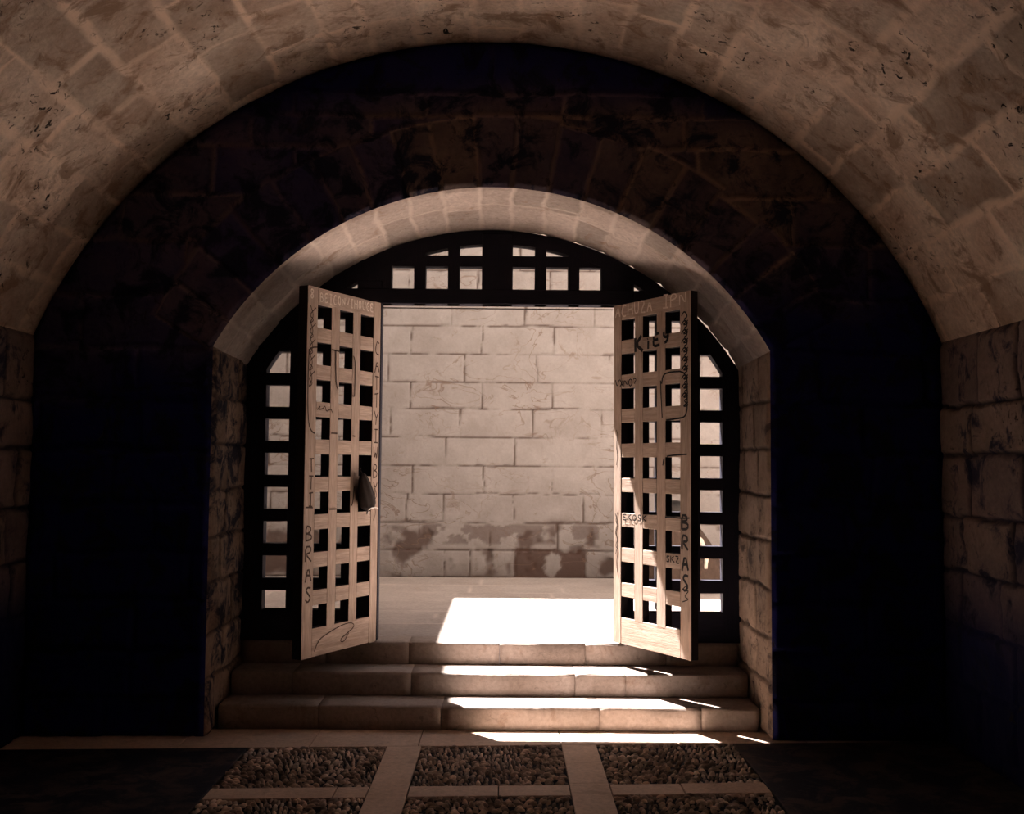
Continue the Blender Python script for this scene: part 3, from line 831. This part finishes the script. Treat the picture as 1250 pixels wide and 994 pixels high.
scribble([(.695, 2.11), (.69, 2.145), (.62, 2.16), (.45, 2.155), (.35, 2.15), (.262, 2.15), (.258, 2.0), (.262, 1.90), (.268, 1.90), (.35, 1.905), (.44, 1.925), (.45, 2.05), (.45, 2.155)], .009)
scribble([(.695, 2.14), (.70, 1.9), (.69, 1.72), (.655, 1.67), (.61, 1.665), (.45, 1.675), (.25, 1.66)], .009)
scribble([(.70, 1.25), (.66, 1.25), (.62, 1.245), (.45, 1.23), (.3, 1.24), (.262, 1.25), (.25, 1.36)], .009)
scribble([(.60, .44), (.56, .50), (.50, .52), (.36, .555), (.25, .56), (.22, .53), (.30, .50), (.37, .47), (.33, .45), (.28, .50)], .006)
for q in range(5):
    z = 2.38 - q * .09; scribble([(.64, z), (.70, z - .05), (.65, z - .07), (.70, z - .10), (.655, z - .05), (.69, z + .01)], .006)
scribble([(.61, 1.80), (.58, 1.83), (.60, 1.80), (.56, 1.81), (.54, 1.83), (.53, 1.79), (.49, 1.815), (.47, 1.79)], .006)
scribble([(.05, 1.36), (.01, 1.30), (.06, 1.26), (.02, 1.2), (.05, 1.15)], .005)

hr = (.672, 6.392); ar = math.atan2(5.80 - 6.40, 1.04 - .67)
gr, zf = make_leaf(-1, hr, ar, 'right wooden lattice door leaf, swung open, with heavy black lettering', 2, .054)
offR = -.0012
PEN.update(leaf=gr, off=offR, mat=M_CHALK)
LW('ACHUZA', .02, zf(2.422), .072, .009, offR, cw=.60, sx=1, gap=.25)
LW('IPN', .47, zf(2.425), .074, .009, offR, cw=.75, sx=1, gap=.25)
PEN.update(mat=M_INK)
LW('K', .215, zf(2.190), .090, .022, offR, cw=.75)
LW('iE9', .305, zf(2.200), .074, .018, offR, cw=.80, gap=.28, rise=.008)
LW('BRAS', .638, zf(1.135), .088, .015, offR, cw=.6, vertical=True)
LW('VXNO?', .02, zf(1.985), .045, .007, offR, cw=.8, gap=.15)
LW('EKOSK', .10, zf(1.165), .036, .007, offR, cw=.9, gap=.4)
LW('SKZ', .50, zf(.945), .036, .007, offR, cw=.9, gap=.2)
scribble([(.46, 1.98), (.47, 2.03), (.52, 2.045), (.68, 2.04), (.685, 1.9), (.68, 1.78), (.60, 1.77), (.50, 1.765)], .010)
scribble([(.45, 2.0), (.455, 1.9), (.465, 1.78)], .008)
scribble([(.47, 1.5), (.48, 1.55), (.55, 1.56), (.68, 1.565)], .009)
scribble([(.49, 1.20), (.55, 1.205), (.61, 1.20), (.70, 1.205)], .009)
for q in range(10):
    z = 2.36 - q * .052
    scribble([(.635, z), (.66, z + .03), (.69, z - .01), (.65, z - .02), (.70, z - .05), (.64, z - .055), (.69, z - .03)], .009)
scribble([(.64, .80), (.68, .83), (.66, .79), (.70, .80), (.65, .76), (.70, .75), (.64, .73)], .006)
PEN.update(mat=M_INKB)
scribble([(.03, 1.72), (.045, 1.68), (.025, 1.62), (.045, 1.56), (.03, 1.5)], .006)
scribble([(.05, 1.22), (.02, 1.16), (.05, 1.12), (.015, 1.08), (.05, 1.05), (.02, 1.0), (.055, .98), (.03, .90), (.05, .82)], .006)
scribble([(.02, 1.20), (.05, 1.14), (.02, 1.1), (.05, 1.02), (.025, .95)], .006)

# ------------------------------------------------------------------ dark pouch hung on the left leaf
def make_pouch():
    d = Vector((math.cos(al), math.sin(al), 0)); n = Vector((-math.sin(al), math.cos(al), 0))
    o0 = Vector((hl[0], hl[1], 0)) + d * .165 + n * .035
    g = empty('hanging_pouch', (o0.x, o0.y, 1.20), al)
    bm = bmesh.new(); rings = []
    prof = [(0.245, .004, .004, .045), (.235, .022, .014, .04), (.20, .045, .024, .03), (.15, .062, .031, .018), (.10, .072, .034, .006), (.06, .072, .034, 0), (.035, .060, .028, -.004), (.02, .035, .016, -.006), (.015, .006, .004, -.008)]
    for z, a, b_, off in prof:
        rings.append([bm.verts.new((off * 1.2 + a * math.cos(t) * (1 + .06 * math.sin(5 * t)), b_ * math.sin(t) * (1 + .12 * math.sin(7 * t + z * 20)), z)) for t in [2 * math.pi * k / 28 for k in range(28)]])
    for A, B in zip(rings[:-1], rings[1:]):
        for k in range(28): bm.faces.new((A[k], A[(k + 1) % 28], B[(k + 1) % 28], B[k]))
    bm.faces.new(rings[0]); bm.faces.new(rings[-1][::-1])
    obj('pouch_body', bm, M_LEATHER, g, True)
    bm = bmesh.new()
    tube(bm, [(.055, .0, .235), (.05, -.02, .262), (.03, -.03, .27)], .004, 8)
    obj('loop', bm, M_LEATHER, g, True)
    bm = bmesh.new()
    tube(bm, [(-.075, .03, .025), (-.04, .036, .034), (0, .036, .032), (.03, .036, .022), (.045, .036, .008), (.047, .036, -.004)], [.002, .003, .0035, .005, .007, .006], 8)
    obj('metal_hook', bm, M_STEEL, g, True)
    tag(g, 'dark almond-shaped pouch with pale hook hanging on the left door leaf', 'pouch')
make_pouch()

# ------------------------------------------------------------------ draped bundle outside, behind the right side lattice
def make_bundle():
    g = empty('cloth_bundle', (1.50, 9.15, ZL))
    n, mm = 60, 96
    P = np.zeros((n, mm, 3))
    for i in range(n):
        f = i / (n - 1); r = .02 + .46 * f ** .8
        for k in range(mm):
            t = 2 * math.pi * k / (mm - 1)
            fold = 1 + .10 * f * math.sin(9 * t + 2 * f) + .05 * f * math.sin(17 * t)
            x = r * fold * math.cos(t) * (1.0 if math.cos(t) > 0 else .7) - .06 * (1 - f)
            y = r * fold * math.sin(t) * .7
            z = .70 * (1 - f ** 1.5) ** .9 + .02 + .03 * math.sin(3 * t + 5 * f) * f * (1 - f)
            P[i, k] = (x, y, z)
    P[:, -1] = P[:, 0]
    grid_mesh('drape', P, M_CLOTH, parent=g)
    bm = bmesh.new()
    tube(bm, [(-.02, -.13, .66), (.10, -.17, .55), (.20, -.22, .45), (.24, -.27, .33), (.22, -.32, .22)], [.016, .02, .022, .02, .015], 8)
    obj('pale_strap', bm, M_PALE, g, True)
    bm = bmesh.new(); bmesh.ops.create_uvsphere(bm, u_segments=20, v_segments=12, radius=.12, matrix=Matrix.Translation((0.0, 0, .72)) @ Matrix.Diagonal((1.2, 1, .6, 1)))
    obj('dark_cap', bm, M_IRON, g, True)
    tag(g, 'dark draped cloth bundle with a pale strap by the courtyard wall', 'bundle')
make_bundle()
